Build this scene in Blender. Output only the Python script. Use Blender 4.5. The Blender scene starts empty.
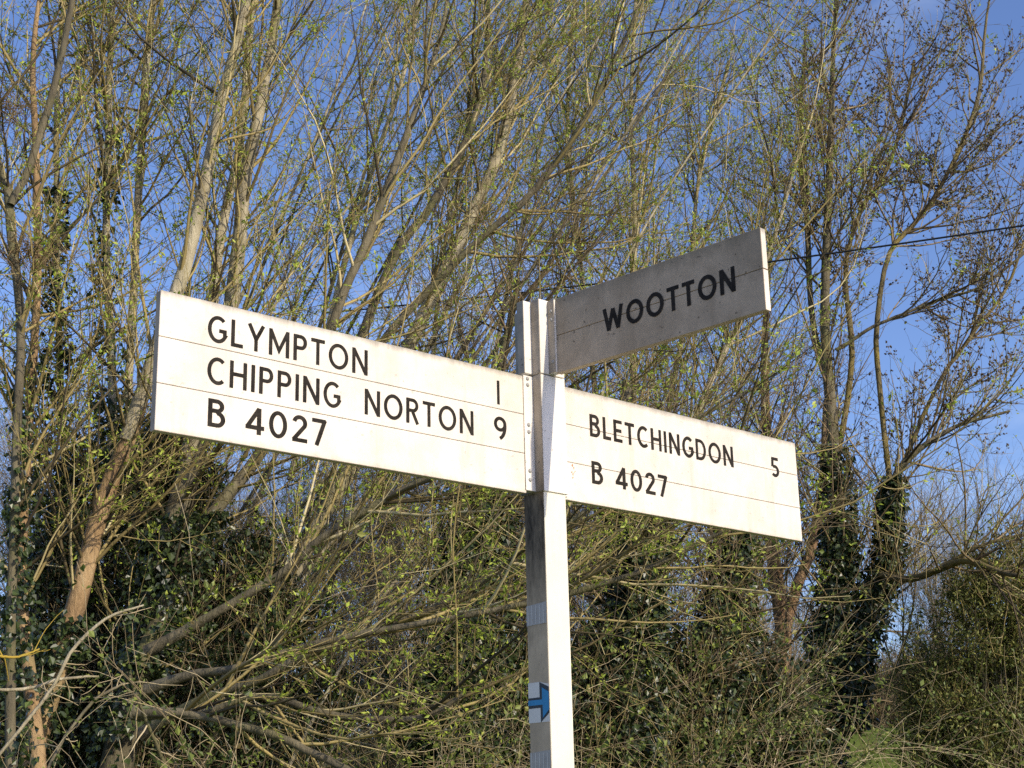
import bpy, bmesh, math
import numpy as np
from math import sin, cos, pi, radians
from mathutils import Vector, Matrix

S = bpy.context.scene
COL = S.collection

# ------------------------------------------------------------------ camera, sky, sun, exposure
EYE = np.array([0.0, 0.0, 1.6])
FPX, PITCH, ROLL = 1511.865, 0.2852, 0.0234
_c, _s, _cr, _sr = cos(PITCH), sin(PITCH), cos(ROLL), sin(ROLL)
FWD = np.array([0, _c, _s]); _x0 = np.array([1., 0, 0]); _u0 = np.array([0, -_s, _c])
CX = _x0 * _cr - _u0 * _sr; CU = _x0 * _sr + _u0 * _cr
cam = bpy.data.cameras.new('camera'); camo = bpy.data.objects.new('camera', cam); COL.objects.link(camo)
camo.matrix_world = Matrix(((CX[0], CU[0], -FWD[0], EYE[0]), (CX[1], CU[1], -FWD[1], EYE[1]),
                            (CX[2], CU[2], -FWD[2], EYE[2]), (0, 0, 0, 1)))
cam.sensor_width = 36; cam.lens = FPX / 1024 * 36; cam.clip_start = 0.05; cam.clip_end = 3000
S.camera = camo

SUN_AZ, SUN_EL = radians(-41.2), radians(28.5)          # azimuth counter-clockwise from +X
sd = Vector((cos(SUN_EL) * cos(SUN_AZ), cos(SUN_EL) * sin(SUN_AZ), sin(SUN_EL)))
sun = bpy.data.lights.new('sun', 'SUN'); sun.energy = 3.7; sun.angle = radians(0.53); sun.color = (1.0, 0.885, 0.69)
suno = bpy.data.objects.new('sun', sun); COL.objects.link(suno)
suno.rotation_euler = (-sd).to_track_quat('-Z', 'Y').to_euler(); suno.location = (6, -6, 9)
W = bpy.data.worlds.new('World'); S.world = W; W.use_nodes = True
nt = W.node_tree; bg = nt.nodes['Background']; sky = nt.nodes.new('ShaderNodeTexSky')
sky.sky_type = 'NISHITA'; sky.sun_disc = False; sky.sun_elevation = SUN_EL
sky.sun_rotation = pi / 2 - SUN_AZ; sky.air_density = 1.0; sky.dust_density = 1.3; sky.ozone_density = 6.0; sky.altitude = 100
# thin cirrus veil, in the sky itself
tc = nt.nodes.new('ShaderNodeTexCoord'); mp = nt.nodes.new('ShaderNodeMapping'); mp.inputs['Scale'].default_value = (2.2, 2.2, 6)
cn = nt.nodes.new('ShaderNodeTexNoise'); cn.inputs['Scale'].default_value = 2.2; cn.inputs['Detail'].default_value = 7; cn.inputs['Roughness'].default_value = .6
cr_ = nt.nodes.new('ShaderNodeMapRange'); cr_.inputs['From Min'].default_value = .56; cr_.inputs['From Max'].default_value = .9; cr_.inputs['To Max'].default_value = .22
mx = nt.nodes.new('ShaderNodeMix'); mx.data_type = 'RGBA'; mx.inputs[7].default_value = (7.5, 8.2, 9.2, 1)
L = nt.links.new
L(tc.outputs['Generated'], mp.inputs[0]); L(mp.outputs[0], cn.inputs['Vector']); L(cn.outputs[0], cr_.inputs[0])
tint = nt.nodes.new('ShaderNodeMix'); tint.data_type = 'RGBA'; tint.blend_type = 'MULTIPLY'; tint.inputs[0].default_value = 1; tint.inputs[7].default_value = (1.10, .985, 1.07, 1)
L(sky.outputs[0], tint.inputs[6]); L(cr_.outputs[0], mx.inputs[0]); L(tint.outputs[2], mx.inputs[6]); L(mx.outputs[2], bg.inputs['Color'])
bg.inputs['Strength'].default_value = 0.15
vs = S.view_settings; vs.view_transform = 'Standard'; vs.look = 'None'; vs.exposure = 0.33; vs.gamma = 1; vs.use_curve_mapping = False
S.cycles.max_bounces = 5; S.cycles.diffuse_bounces = 3; S.cycles.glossy_bounces = 2; S.cycles.transmission_bounces = 2
S.cycles.use_denoising = False

# ------------------------------------------------------------------ helpers
def at(px, py, Y):
    """world point seen at pixel (px, py) standing Y metres away"""
    d = FWD + CX * (px - 512) / FPX + CU * (384 - py) / FPX
    return EYE + d * (Y / d[1])
def mpp(Y): return Y / _c / FPX                          # metres per pixel at distance Y (about)

def tag(o, label=None, cat=None, group=None, kind=None):
    if label: o['label'] = label
    if cat: o['category'] = cat
    if group: o['group'] = group
    if kind: o['kind'] = kind
    return o
def empty(name, loc=(0, 0, 0), rz=0, parent=None):
    o = bpy.data.objects.new(name, None); COL.objects.link(o); o.location = loc; o.rotation_euler = (0, 0, rz)
    o.empty_display_size = .2
    if parent: o.parent = parent
    return o

def np_mesh(name, V, Q, mats, parent=None, smooth=True, mi=None, T=None, offset=None):
    """mesh object out of numpy arrays: V (n,3), Q (m,4) quads, T (k,3) triangles"""
    V = np.asarray(V, np.float32)
    if offset is not None: V = V - np.asarray(offset, np.float32)
    me = bpy.data.meshes.new(name)
    Q = np.zeros((0, 4), np.int32) if Q is None else np.asarray(Q, np.int32)
    T = np.zeros((0, 3), np.int32) if T is None else np.asarray(T, np.int32)
    nl = Q.size + T.size; nf = len(Q) + len(T)
    me.vertices.add(len(V)); me.vertices.foreach_set('co', V.ravel())
    me.loops.add(nl); me.loops.foreach_set('vertex_index', np.concatenate([Q.ravel(), T.ravel()]).astype(np.int32))
    me.polygons.add(nf)
    st = np.concatenate([np.arange(len(Q)) * 4, Q.size + np.arange(len(T)) * 3]).astype(np.int32)
    me.polygons.foreach_set('loop_start', st)
    me.polygons.foreach_set('use_smooth', np.full(nf, smooth))
    for m in (mats if isinstance(mats, (list, tuple)) else [mats]): me.materials.append(m)
    if mi is not None: me.polygons.foreach_set('material_index', np.asarray(mi, np.int32))
    me.update(calc_edges=True)
    o = bpy.data.objects.new(name, me); COL.objects.link(o)
    if parent: o.parent = parent
    return o

def bm_obj(name, bm, mats, parent=None, smooth=False):
    me = bpy.data.meshes.new(name); bm.to_mesh(me); bm.free()
    for m in (mats if isinstance(mats, (list, tuple)) else [mats]): me.materials.append(m)
    if smooth:
        for p in me.polygons: p.use_smooth = True
    o = bpy.data.objects.new(name, me); COL.objects.link(o)
    if parent: o.parent = parent
    return o
def bm_box(bm, lo, hi, bev=0, seg=2):
    r = bmesh.ops.create_cube(bm, size=1)
    vs_ = r['verts']
    for v in vs_:
        for i in range(3): v.co[i] = lo[i] + (v.co[i] + .5) * (hi[i] - lo[i])
    if bev:
        es = list({e for v in vs_ for e in v.link_edges})
        bmesh.ops.bevel(bm, geom=es, offset=bev, segments=seg, affect='EDGES', profile=.5)

# ------------------------------------------------------------------ materials
def mat(name):
    m = bpy.data.materials.new(name); m.use_nodes = True
    t = m.node_tree; b = t.nodes['Principled BSDF']
    return m, t, b
def noise(t, scale, detail=4, rough=.55, coord='Object', sc=None, dist=0):
    c = t.nodes.new('ShaderNodeTexCoord'); n = t.nodes.new('ShaderNodeTexNoise')
    n.inputs['Scale'].default_value = scale; n.inputs['Detail'].default_value = detail; n.inputs['Roughness'].default_value = rough
    n.inputs['Distortion'].default_value = dist
    if sc:
        mp_ = t.nodes.new('ShaderNodeMapping'); mp_.inputs['Scale'].default_value = sc
        t.links.new(c.outputs[coord], mp_.inputs[0]); t.links.new(mp_.outputs[0], n.inputs['Vector'])
    else: t.links.new(c.outputs[coord], n.inputs['Vector'])
    return n
def ramp(t, src, stops):
    r = t.nodes.new('ShaderNodeValToRGB'); e = r.color_ramp.elements
    while len(e) < len(stops): e.new(.5)
    for x, (p, c) in zip(e, stops): x.position = p; x.color = (*c, 1)
    t.links.new(src, r.inputs[0]); return r
def mixc(t, fac, a, b, mode='MIX'):
    m = t.nodes.new('ShaderNodeMix'); m.data_type = 'RGBA'; m.blend_type = mode
    for sock, v in ((m.inputs[0], fac), (m.inputs[6], a), (m.inputs[7], b)):
        if hasattr(v, 'links') or hasattr(v, 'is_linked'): t.links.new(v, sock)
        else: sock.default_value = v if not isinstance(v, tuple) else (*v, 1)[:4]
    return m.outputs[2]
def bump(t, b, h, strength, dist=.01):
    n = t.nodes.new('ShaderNodeBump'); n.inputs['Strength'].default_value = strength; n.inputs['Distance'].default_value = dist
    t.links.new(h, n.inputs['Height']); t.links.new(n.outputs[0], b.inputs['Normal'])

def bark(name, dark, mid, light, moss=None, scale=9, bumps=.5):
    m, t, b = mat(name)
    n = noise(t, scale, 6, .65, sc=(1, 1, .28)); r = ramp(t, n.outputs[0], [(.28, dark), (.5, mid), (.72, light)])
    out = r.outputs[0]
    if moss:
        n2 = noise(t, 2.3, 5, .6); r2 = ramp(t, n2.outputs[0], [(.5, (0, 0, 0)), (.66, (.8, .8, .8))])
        out = mixc(t, r2.outputs[0], out, moss)
    t.links.new(out, b.inputs['Base Color']); b.inputs['Roughness'].default_value = .85
    n3 = noise(t, scale * 4, 5, .7, sc=(1, 1, .3)); bump(t, b, n3.outputs[0], bumps * 1.7, .02)
    return m
def island(name, stops, rough=.7, trans=None, spec=.3):
    """per-twig / per-leaf random colour"""
    m, t, b = mat(name)
    g = t.nodes.new('ShaderNodeNewGeometry'); r = ramp(t, g.outputs['Random Per Island'], stops)
    t.links.new(r.outputs[0], b.inputs['Base Color']); b.inputs['Roughness'].default_value = rough
    b.inputs['Specular IOR Level'].default_value = spec
    if trans:
        tr = t.nodes.new('ShaderNodeBsdfTranslucent'); a = t.nodes.new('ShaderNodeMixShader'); a.inputs[0].default_value = trans
        t.links.new(r.outputs[0], tr.inputs[0])
        t.links.new(b.outputs[0], a.inputs[1]); t.links.new(tr.outputs[0], a.inputs[2])
        t.links.new(a.outputs[0], t.nodes['Material Output'].inputs[0])
    return m

M = {}
Z0 = 1.6
M['bark_pale'] = bark('bark_pale', (.15, .125, .075), (.36, .31, .20), (.55, .49, .34), (.20, .18, .065))
M['bark_tan'] = bark('bark_tan', (.14, .085, .04), (.34, .22, .105), (.50, .36, .19), (.19, .16, .06))
M['bark_dark'] = bark('bark_dark', (.055, .046, .028), (.125, .105, .062), (.22, .19, .115), (.13, .125, .04))
M['bark_moss'] = bark('bark_moss', (.06, .048, .022), (.14, .11, .045), (.26, .20, .08), (.24, .18, .035), scale=14)
M['bark_red'] = bark('bark_red', (.12, .07, .035), (.24, .145, .075), (.34, .22, .12), None)
M['twig_olive'] = island('twig_olive', [(0, (.04, .031, .018)), (.25, (.085, .066, .03)), (.5, (.24, .185, .068)), (.85, (.38, .30, .12)), (1, (.58, .50, .28))])
M['twig_pale'] = island('twig_pale', [(0, (.12, .09, .05)), (.5, (.32, .25, .135)), (1, (.55, .46, .29))])
M['twig_brown'] = island('twig_brown', [(0, (.045, .034, .022)), (.5, (.15, .108, .055)), (1, (.32, .24, .13))])
M['twig_far'] = island('twig_far', [(0, (.07, .053, .032)), (.5, (.24, .185, .10)), (1, (.45, .36, .21))])
M['twig_lichen'] = island('twig_lichen', [(0, (.30, .20, .02)), (1, (.42, .30, .05))])
M['leaf_spring'] = island('leaf_spring', [(0, (.16, .22, .03)), (.4, (.31, .40, .045)), (.8, (.46, .54, .07)), (1, (.60, .64, .15))], .5, .35)
M['leaf_green'] = island('leaf_green', [(0, (.04, .065, .018)), (.5, (.08, .12, .028)), (1, (.15, .19, .045))], .5, .25)
M['leaf_bramble'] = island('leaf_bramble', [(0, (.05, .075, .02)), (.5, (.12, .16, .035)), (.85, (.24, .28, .06)), (1, (.24, .18, .07))], .5, .25)
M['leaf_ivy'] = island('leaf_ivy', [(0, (.014, .024, .008)), (.6, (.03, .05, .014)), (1, (.065, .09, .026))], .38, .08, .5)
M['leaf_yew'] = island('leaf_yew', [(0, (.06, .08, .02)), (.5, (.15, .17, .04)), (1, (.29, .29, .075))], .5, .2)
M['bud'] = island('bud', [(0, (.05, .034, .02)), (.6, (.11, .072, .04)), (1, (.19, .13, .07))], .6)
M['dead'] = island('dead', [(0, (.10, .07, .035)), (1, (.26, .18, .09))], .8)

def grass_mat():
    m, t, b = mat('meadow_grass')
    n = noise(t, .35, 7, .65); r = ramp(t, n.outputs[0], [(.3, (.07, .10, .022)), (.55, (.12, .155, .032)), (.75, (.17, .18, .05))])
    t.links.new(r.outputs[0], b.inputs['Base Color']); b.inputs['Roughness'].default_value = 1; b.inputs['Specular IOR Level'].default_value = 0
    n2 = noise(t, 14, 5, .7); bump(t, b, n2.outputs[0], .8, .05); return m
def paint_mat(name, base, dirtc, amount, streak=True, grime=None, spec=.3, blotch=0):
    """old white paint on wood or iron: faint mottling, dirt runs and specks"""
    m, t, b = mat(name)
    n = noise(t, 7, 6, .7); r = ramp(t, n.outputs[0], [(.42, (1, 1, 1)), (.75, tuple(1 - amount * .45 for _ in range(3)))])
    col = mixc(t, 1.0, base, r.outputs[0], 'MULTIPLY')
    n2 = noise(t, 16, 7, .75, sc=(1, 1, .12) if streak else None)
    r2 = ramp(t, n2.outputs[0], [(.52, (0, 0, 0)), (.8, (amount, amount, amount))])
    col = mixc(t, r2.outputs[0], col, dirtc)
    n3 = noise(t, 95, 2, .5); r3 = ramp(t, n3.outputs[0], [(.70, (0, 0, 0)), (.76, (.55, .55, .55))])
    col = mixc(t, r3.outputs[0], col, tuple(x * .6 for x in dirtc))
    if blotch:                                           # broad weather stains, each with its own outline
        n6 = noise(t, 4.5, 7, .68, dist=.6); r6 = ramp(t, n6.outputs[0], [(.46, (0, 0, 0)), (.62, (blotch, blotch, blotch))])
        col = mixc(t, r6.outputs[0], col, dirtc)
        n7 = noise(t, 60, 3, .6); r7 = ramp(t, n7.outputs[0], [(.67, (0, 0, 0)), (.71, tuple([min(.7, blotch * 1.6)] * 3))])
        col = mixc(t, r7.outputs[0], col, tuple(x * .35 for x in dirtc))
    if grime:                                            # black algae film with its own ragged shape, given as (axis, from, to, colour, max)
        for ax, lo, hi, gc, mxv in grime:
            c = t.nodes.new('ShaderNodeTexCoord'); sx = t.nodes.new('ShaderNodeSeparateXYZ'); t.links.new(c.outputs['Object'], sx.inputs[0])
            mr = t.nodes.new('ShaderNodeMapRange'); mr.inputs[1].default_value = lo; mr.inputs[2].default_value = hi
            t.links.new(sx.outputs[ax], mr.inputs[0])
            n4 = noise(t, 22, 6, .75, sc=(1, 1, .25)); ad = t.nodes.new('ShaderNodeMath'); ad.operation = 'MULTIPLY_ADD'
            ad.inputs[1].default_value = 1.5; t.links.new(n4.outputs[0], ad.inputs[0])
            sb = t.nodes.new('ShaderNodeMath'); sb.operation = 'SUBTRACT'; sb.inputs[1].default_value = .95
            t.links.new(mr.outputs[0], ad.inputs[2]); t.links.new(ad.outputs[0], sb.inputs[0])
            cl = t.nodes.new('ShaderNodeClamp'); cl.inputs[2].default_value = mxv; t.links.new(sb.outputs[0], cl.inputs[0])
            col = mixc(t, cl.outputs[0], col, gc)
    t.links.new(col, b.inputs['Base Color']); b.inputs['Roughness'].default_value = .5
    b.inputs['Specular IOR Level'].default_value = spec
    n5 = noise(t, 40, 5, .7); bump(t, b, n5.outputs[0], .15, .002)
    return m
M['board'] = paint_mat('board_paint', (.765, .70, .60), (.40, .33, .25), .5, blotch=.16, grime=[(2, -.022, .002, (.22, .20, .155), .85), (2, -.312, -.350, (.40, .29, .19), .35)])
M['board_grey'] = paint_mat('board_paint_shade_weathered', (.51, .405, .285), (.28, .215, .14), .6, spec=.12, blotch=.5, grime=[(2, -.05, .02, (.20, .165, .11), .7)])  # shaded board: shade mixed into a darker base, with weather stains and grime
M['iron'] = paint_mat('iron_paint', (.74, .70, .62), (.22, .19, .15), .55, grime=[(2, Z0 + 1.06, Z0 + .84, (.05, .046, .04), .8)])
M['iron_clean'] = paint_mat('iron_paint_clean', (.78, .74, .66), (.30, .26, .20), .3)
M['iron_side'] = paint_mat('iron_paint_shade_grime', (.47, .40, .31), (.16, .13, .09), .7, spec=.15, blotch=.4, grime=[(2, Z0 + 1.06, Z0 + .84, (.05, .042, .034), .85)])  # -x faces: shade toned into the base colour, plus dirt and bottom grime
M['post'] = paint_mat('post_paint', (.75, .71, .57), (.30, .27, .20), .25)
def plain(name, c, rough=.6, n_amt=.25, scale=30):
    m, t, b = mat(name)
    n = noise(t, scale, 5, .7); r = ramp(t, n.outputs[0], [(.3, tuple(x * (1 - n_amt) for x in c)), (.7, tuple(min(1, x * (1 + n_amt)) for x in c))])
    t.links.new(r.outputs[0], b.inputs['Base Color']); b.inputs['Roughness'].default_value = rough; return m
M['letter'] = plain('letter_black', (.024, .020, .016), .75, .6, 45); M['letter'].node_tree.nodes['Principled BSDF'].inputs['Specular IOR Level'].default_value = .12
M['groove'] = plain('groove', (.10, .085, .06), .9)
M['bolt'] = plain('bolt_grey', (.30, .29, .27), .5)
M['tape'] = plain('tape_grey', (.46, .40, .33), .4, .12)
M['st_white'] = plain('sticker_white', (.84, .76, .64), .4, .06)
M['st_black'] = plain('sticker_black', (.012, .014, .018), .4)
M['st_blue'] = plain('sticker_blue', (.03, .28, .52), .5, .12)
M['cable'] = plain('cable_black', (.015, .015, .016), .6)

# ------------------------------------------------------------------ ground and far field
def rise(y):
    r = min(max((y - 24) / 46, 0), 1)
    return .25 * min(max((y - 5) / 4, 0), 1) + 5.2 * r * r * (3 - 2 * r) + .045 * min(max(y - 70, 0), 60)
def terrain():
    xs = np.concatenate([-np.geomspace(700, 30, 22), np.linspace(-28, 28, 57), np.geomspace(30, 700, 22)])
    ys = np.concatenate([-np.geomspace(500, 12, 16), np.linspace(-10, 30, 41), np.geomspace(31, 900, 46)])
    X, Y = np.meshgrid(xs, ys)
    Z = np.vectorize(rise)(Y) + .05 * np.sin(X * 1.3) * np.cos(Y * .9) * np.clip((Y - 3) / 3, 0, 1)
    V = np.stack([X, Y, Z], -1).reshape(-1, 3)
    ny, nx = X.shape; i = np.arange((ny - 1) * (nx - 1)); a = (i // (nx - 1)) * nx + i % (nx - 1)
    Q = np.stack([a, a + 1, a + nx + 1, a + nx], -1)
    o = np_mesh('ground', V, Q, grass_mat()); tag(o, kind='structure')
terrain()
def ground_z(y): return rise(y) - .12

def asphalt():
    m, t, b = mat('asphalt'); n = noise(t, 60, 6, .7); r = ramp(t, n.outputs[0], [(.3, (.15, .135, .112)), (.7, (.24, .215, .18))])
    t.links.new(r.outputs[0], b.inputs['Base Color']); b.inputs['Roughness'].default_value = .85; return m
def flat(name, x0, x1, y0, y1, z, m):
    V = [(x0, y0, z), (x1, y0, z), (x1, y1, z), (x0, y1, z)]
    return tag(np_mesh(name, V, [(0, 1, 2, 3)], m, smooth=False), kind='structure')
flat('road', -400, 400, -5.2, 2.2, .006, asphalt())  # out of view, added for the warm light it bounces up

# ------------------------------------------------------------------ signpost
SIG = empty('signpost', (0.0832, 4.0931, 0), radians(42.0))
tag(SIG, 'white painted wooden signpost with three black lettered direction boards', 'signpost')
Z0 = 1.6
def build_post():
    # square timber with softened, slightly worn corners
    bm = bmesh.new(); h = .0415
    bm_box(bm, (-h, -h, -.02), (h, h, Z0 + .90), .004, 3)
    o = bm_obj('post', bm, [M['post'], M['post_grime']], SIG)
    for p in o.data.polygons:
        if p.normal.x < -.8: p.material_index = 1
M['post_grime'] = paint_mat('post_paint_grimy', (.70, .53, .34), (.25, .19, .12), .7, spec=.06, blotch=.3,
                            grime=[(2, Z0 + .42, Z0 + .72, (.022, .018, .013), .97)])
build_post()

def bracket(z0, z1, arms, name, bolts):
    bm = bmesh.new(); c = .0465
    bm_box(bm, (-c, -c, z0), (c, c, z1), .002, 2)
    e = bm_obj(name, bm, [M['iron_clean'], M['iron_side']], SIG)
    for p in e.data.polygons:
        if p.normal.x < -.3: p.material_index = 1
    bm = bmesh.new()
    for d, ln, lo, hi in arms:
        t = .0135
        if d == '-x': bm_box(bm, (-c - ln, -t, lo), (-c + .002, t, hi), .0015)
        if d == '+x': bm_box(bm, (c - .002, -t, lo), (c + ln, t, hi), .0015)
        if d == '-y': bm_box(bm, (-t, -c - ln, lo), (t, -c + .002, hi), .0015)
        if d == '+y': bm_box(bm, (-t, c - .002, lo), (t, c + ln, hi), .0015)
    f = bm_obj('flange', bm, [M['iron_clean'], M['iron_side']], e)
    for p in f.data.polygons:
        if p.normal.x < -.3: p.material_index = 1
    for (x, y, z, ax) in bolts:
        bm = bmesh.new()
        bmesh.ops.create_uvsphere(bm, u_segments=10, v_segments=6, radius=.0058)
        for v in bm.verts:
            if ax == 'y': v.co.y *= .55
            else: v.co.x *= .55
        bolt = bm_obj('bolt', bm, M['bolt'], e, True); bolt.location = (x, y, z)
    return e
zt, zj, zb = Z0 + 1.4300, Z0 + 1.2105, Z0 + .877
bracket(zj + .0015, zt + .001, [('-x', .029, zj + .004, zt - .002), ('+x', .029, zj + .004, zt - .002), ('-y', .027, zj + .004, zt - .002), ('+y', .046, zj + .004, zt - .002)],
        'bracket', [(-.014, -.061, zt - .035, 'x'), (-.014, -.061, zt - .06, 'x'), (-.014, -.063, zj + .035, 'x'),
                    (-.014, .056, zt - .03, 'x'), (-.014, .056, zj + .035, 'x')])
bracket(zb, zj - .0015, [('-x', .036, zb + .003, zj - .003), ('+x', .029, zb + .003, zj - .003)],
        'bracket', [(-.066, -.0142, zj - v, 'y') for v in (.012, .03, .145, .165, .275, .30)])

# stroke lettering: every glyph as centre lines, capital height 1
def arc(cx, cy, rx, ry, a0, a1, n=14):
    return [(cx + rx * cos(radians(a0 + (a1 - a0) * i / n)), cy + ry * sin(radians(a0 + (a1 - a0) * i / n))) for i in range(n + 1)]
def glyph(ch, w):
    h = w / 2; b, t = h, 1 - h
    if ch == 'G':
        return .70, [arc(.38, .5, .38 - h, .5 - h, 48, 355, 26)[:-2] + [(.70 - h, .30), (.70 - h, .46)], [(.42, .46), (.70, .46)]]
    if ch == 'C': return .66, [arc(.38, .5, .38 - h, .5 - h, 50, 310, 24)]
    if ch == 'L': return .45, [[(h, 0), (h, 1)], [(h, b), (.45, b)]]
    if ch == 'Y': return .66, [[(h * .9, 1), (.33, .44)], [(.66 - h * .9, 1), (.33, .44)], [(.33, .46), (.33, 0)]]
    if ch == 'M': return .80, [[(h, 0), (h, 1)], [(h, .96), (.40, .22), (.80 - h, .96)], [(.80 - h, 0), (.80 - h, 1)]]
    if ch == 'P': return .54, [[(h, 0), (h, 1)], [(h, t), (.30, t)] + arc(.30, .715, .24 - h, .285 - h, 90, -90, 12) + [(h, .43 + h)]]
    if ch == 'R': return .58, [[(h, 0), (h, 1)], [(h, t), (.30, t)] + arc(.30, .725, .25 - h, .275 - h, 90, -90, 12) + [(h, .45 + h)], [(.29, .47), (.58 - h, 0)]]
    if ch == 'B': return .58, [[(h, 0), (h, 1)], [(h, t), (.30, t)] + arc(.30, .755, .235 - h, .245 - h, 90, -90, 12) + [(h, .51 + h)],
                               [(h, .51 + h), (.31, .51 + h)] + arc(.31, .29, .27 - h, .29 - h, 76, -90, 12) + [(h, b)]]
    if ch == 'T': return .56, [[(0, t), (.56, t)], [(.28, t), (.28, 0)]]
    if ch == 'O': return .82, [arc(.41, .5, .41 - h, .5 - h, 0, 360, 32)]
    if ch == 'N': return .66, [[(h, 0), (h, 1)], [(h, .97), (.66 - h, .03)], [(.66 - h, 0), (.66 - h, 1)]]
    if ch == 'H': return .64, [[(h, 0), (h, 1)], [(h, .52), (.64 - h, .52)], [(.64 - h, 0), (.64 - h, 1)]]
    if ch == 'I' or ch == '1': return w, [[(h, 0), (h, 1)]]
    if ch == 'D': return .66, [[(h, 0), (h, 1)], [(h, t), (.28, t)] + arc(.28, .5, .38 - h, .5 - h, 90, -90, 18) + [(h, b)]]
    if ch == 'E': return .50, [[(h, 0), (h, 1)], [(h, t), (.50, t)], [(h, .52), (.46, .52)], [(h, b), (.50, b)]]
    if ch == 'W': return 1.0, [[(h * .9, 1), (.27, .04)], [(.27, .04), (.50, .92)], [(.50, .92), (.73, .04)], [(.73, .04), (1 - h * .9, 1)]]
    if ch == '4': return .64, [[(.46, 0), (.46, .96)], [(.46, .95), (h, .27), (h, .25)], [(0, .245), (.64, .245)]]
    if ch == '0': return .64, [arc(.32, .5, .32 - h, .5 - h, 0, 360, 30)]
    if ch == '2': return .56, [arc(.28, .71, .27 - h, .29 - h, 170, -28, 14) + [(.06, b)], [(.02, b), (.56, b)]]
    if ch == '7': return .54, [[(0, t), (.50, t)], [(.47, t + h * .6), (.17, 0)]]
    if ch == '5': return .54, [[(.50, t), (.13, t)], [(.13, 1), (.10, .52)], arc(.25, .31, .28 - h, .31 - h, 122, -140, 16)]
    if ch == '9': return .58, [arc(.29, .69, .29 - h, .31 - h, 0, 360, 24), [(.58 - h, .69)] + arc(.16, .62, .42 - h, .62 - h, 0, -72, 10)]
    return .30, []
def ribbon(pts, w):
    P = np.array(pts, float); P = P[np.r_[True, np.linalg.norm(np.diff(P, axis=0), axis=1) > 1e-6]]; closed = np.allclose(P[0], P[-1])
    if closed: P = P[:-1]
    n = len(P); d = np.zeros((n, 2))
    nxt = np.roll(P, -1, 0) - P; prv = P - np.roll(P, 1, 0)
    nrm = lambda v: v / (np.linalg.norm(v, axis=-1, keepdims=True) + 1e-9)
    if not closed: prv[0] = nxt[0]; nxt[-1] = prv[-1]
    a, b = nrm(prv), nrm(nxt); t = nrm(a + b); nn = np.stack([-t[:, 1], t[:, 0]], -1)
    k = 1 / np.clip((t * b).sum(-1), .45, 1); off = nn * (w / 2 * k)[:, None]
    V = np.concatenate([P + off, P - off]); m = n if closed else n - 1
    i = np.arange(m); j = (i + 1) % n
    return V, np.stack([i, i + n, j + n, j], -1)
def text(name, s, x0, x1, ztop, zbot, weight, y, parent, gap=.17, space=.42):
    """lettering fitted between x0 and x1 on the front of a board"""
    H = ztop - zbot; adv = []; x = 0
    for i, ch in enumerate(s):
        if ch == ' ': adv.append((x, None)); x += space; continue
        wd, st = glyph(ch, weight); adv.append((x, st)); x += wd + gap
    total = x - gap; sx = (x1 - x0) / (total * H) if total > weight * 1.5 else 1
    VV, QQ, n, k = [], [], 0, 0
    def flush():
        if VV: np_mesh(name, np.concatenate(VV), np.concatenate(QQ), M['letter'], parent, smooth=False)
    for xo, st in adv:
        if st is None:                                       # a new word is a new piece of lettering
            flush(); VV, QQ, n = [], [], 0; continue
        for pl in st:
            V, Q = ribbon(pl, weight); k += 1
            V3 = np.stack([x0 + (V[:, 0] + xo) * H * sx, np.full(len(V), y - .00012 * (k % 7)), zbot + V[:, 1] * H], -1)
            VV.append(V3); QQ.append(Q + n); n += len(V)
    flush()

TH = .0211
def fingerboard(az, x0, x1, zt_, planks, ph, material, label):
    e = empty('fingerboard', (0, 0, zt_), az - radians(42.0), SIG); tag(e, label)
    bm = bmesh.new(); g = .0007
    for k in range(planks):
        top = -k * ph - (g if k else 0); bot = -(k + 1) * ph + (g if k < planks - 1 else 0)
        bm_box(bm, (x0, -TH / 2, bot), (x1, TH / 2, top), .0011, 1)
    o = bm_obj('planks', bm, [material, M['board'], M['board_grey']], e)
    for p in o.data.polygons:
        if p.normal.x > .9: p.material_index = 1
        if p.normal.x < -.9: p.material_index = 2  # ends turned from the sun get the shade-toned paint
    bm = bmesh.new(); bm_box(bm, (x0 + .004, -TH / 2 + .003, -planks * ph + .004), (x1 - .004, TH / 2 - .003, -.004))
    bm_obj('core', bm, M['groove'], e)
    return e
F1 = fingerboard(.7387, -1.2076, -.078, Z0 + 1.205, 3, .1110, M['board'], 'longest board, three planks, pointing left to Glympton and Chipping Norton')
yl = -TH / 2 - .0007
text('place_name', 'GLYMPTON', -1.0815, -.6170, -.0315, -.0985, .135, yl, F1)
text('place_name', 'CHIPPING NORTON', -1.0790, -.2650, -.1335, -.2005, .135, yl, F1, space=.86)
text('road_number', 'B 4027', -1.0735, -.7405, -.2355, -.3025, .145, yl, F1, space=.52)
text('mileage', '1', -.1785, -.169, -.0310, -.0985, .135, yl, F1)
text('mileage', '9', -.1920, -.1468, -.1325, -.2000, .140, yl, F1)
F2 = fingerboard(.7548, .0700, 1.1590, Z0 + 1.2031, 3, .1100, M['board'], 'board pointing right to Bletchingdon with a small rust stain')
text('place_name', 'BLETCHINGDON', .1785, .8260, -.0640, -.1305, .150, yl, F2)
text('road_number', 'B 4027', .1795, .5050, -.2030, -.2690, .155, yl, F2, space=.50)
text('mileage', '5', 1.0190, 1.0610, -.0665, -.1320, .150, yl, F2)
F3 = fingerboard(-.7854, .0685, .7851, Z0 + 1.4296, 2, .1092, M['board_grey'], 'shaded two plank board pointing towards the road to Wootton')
text('place_name', 'WOOTTON', .2500, .6985, -.0785, -.1460, .168, yl, F3, gap=.15)
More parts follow.
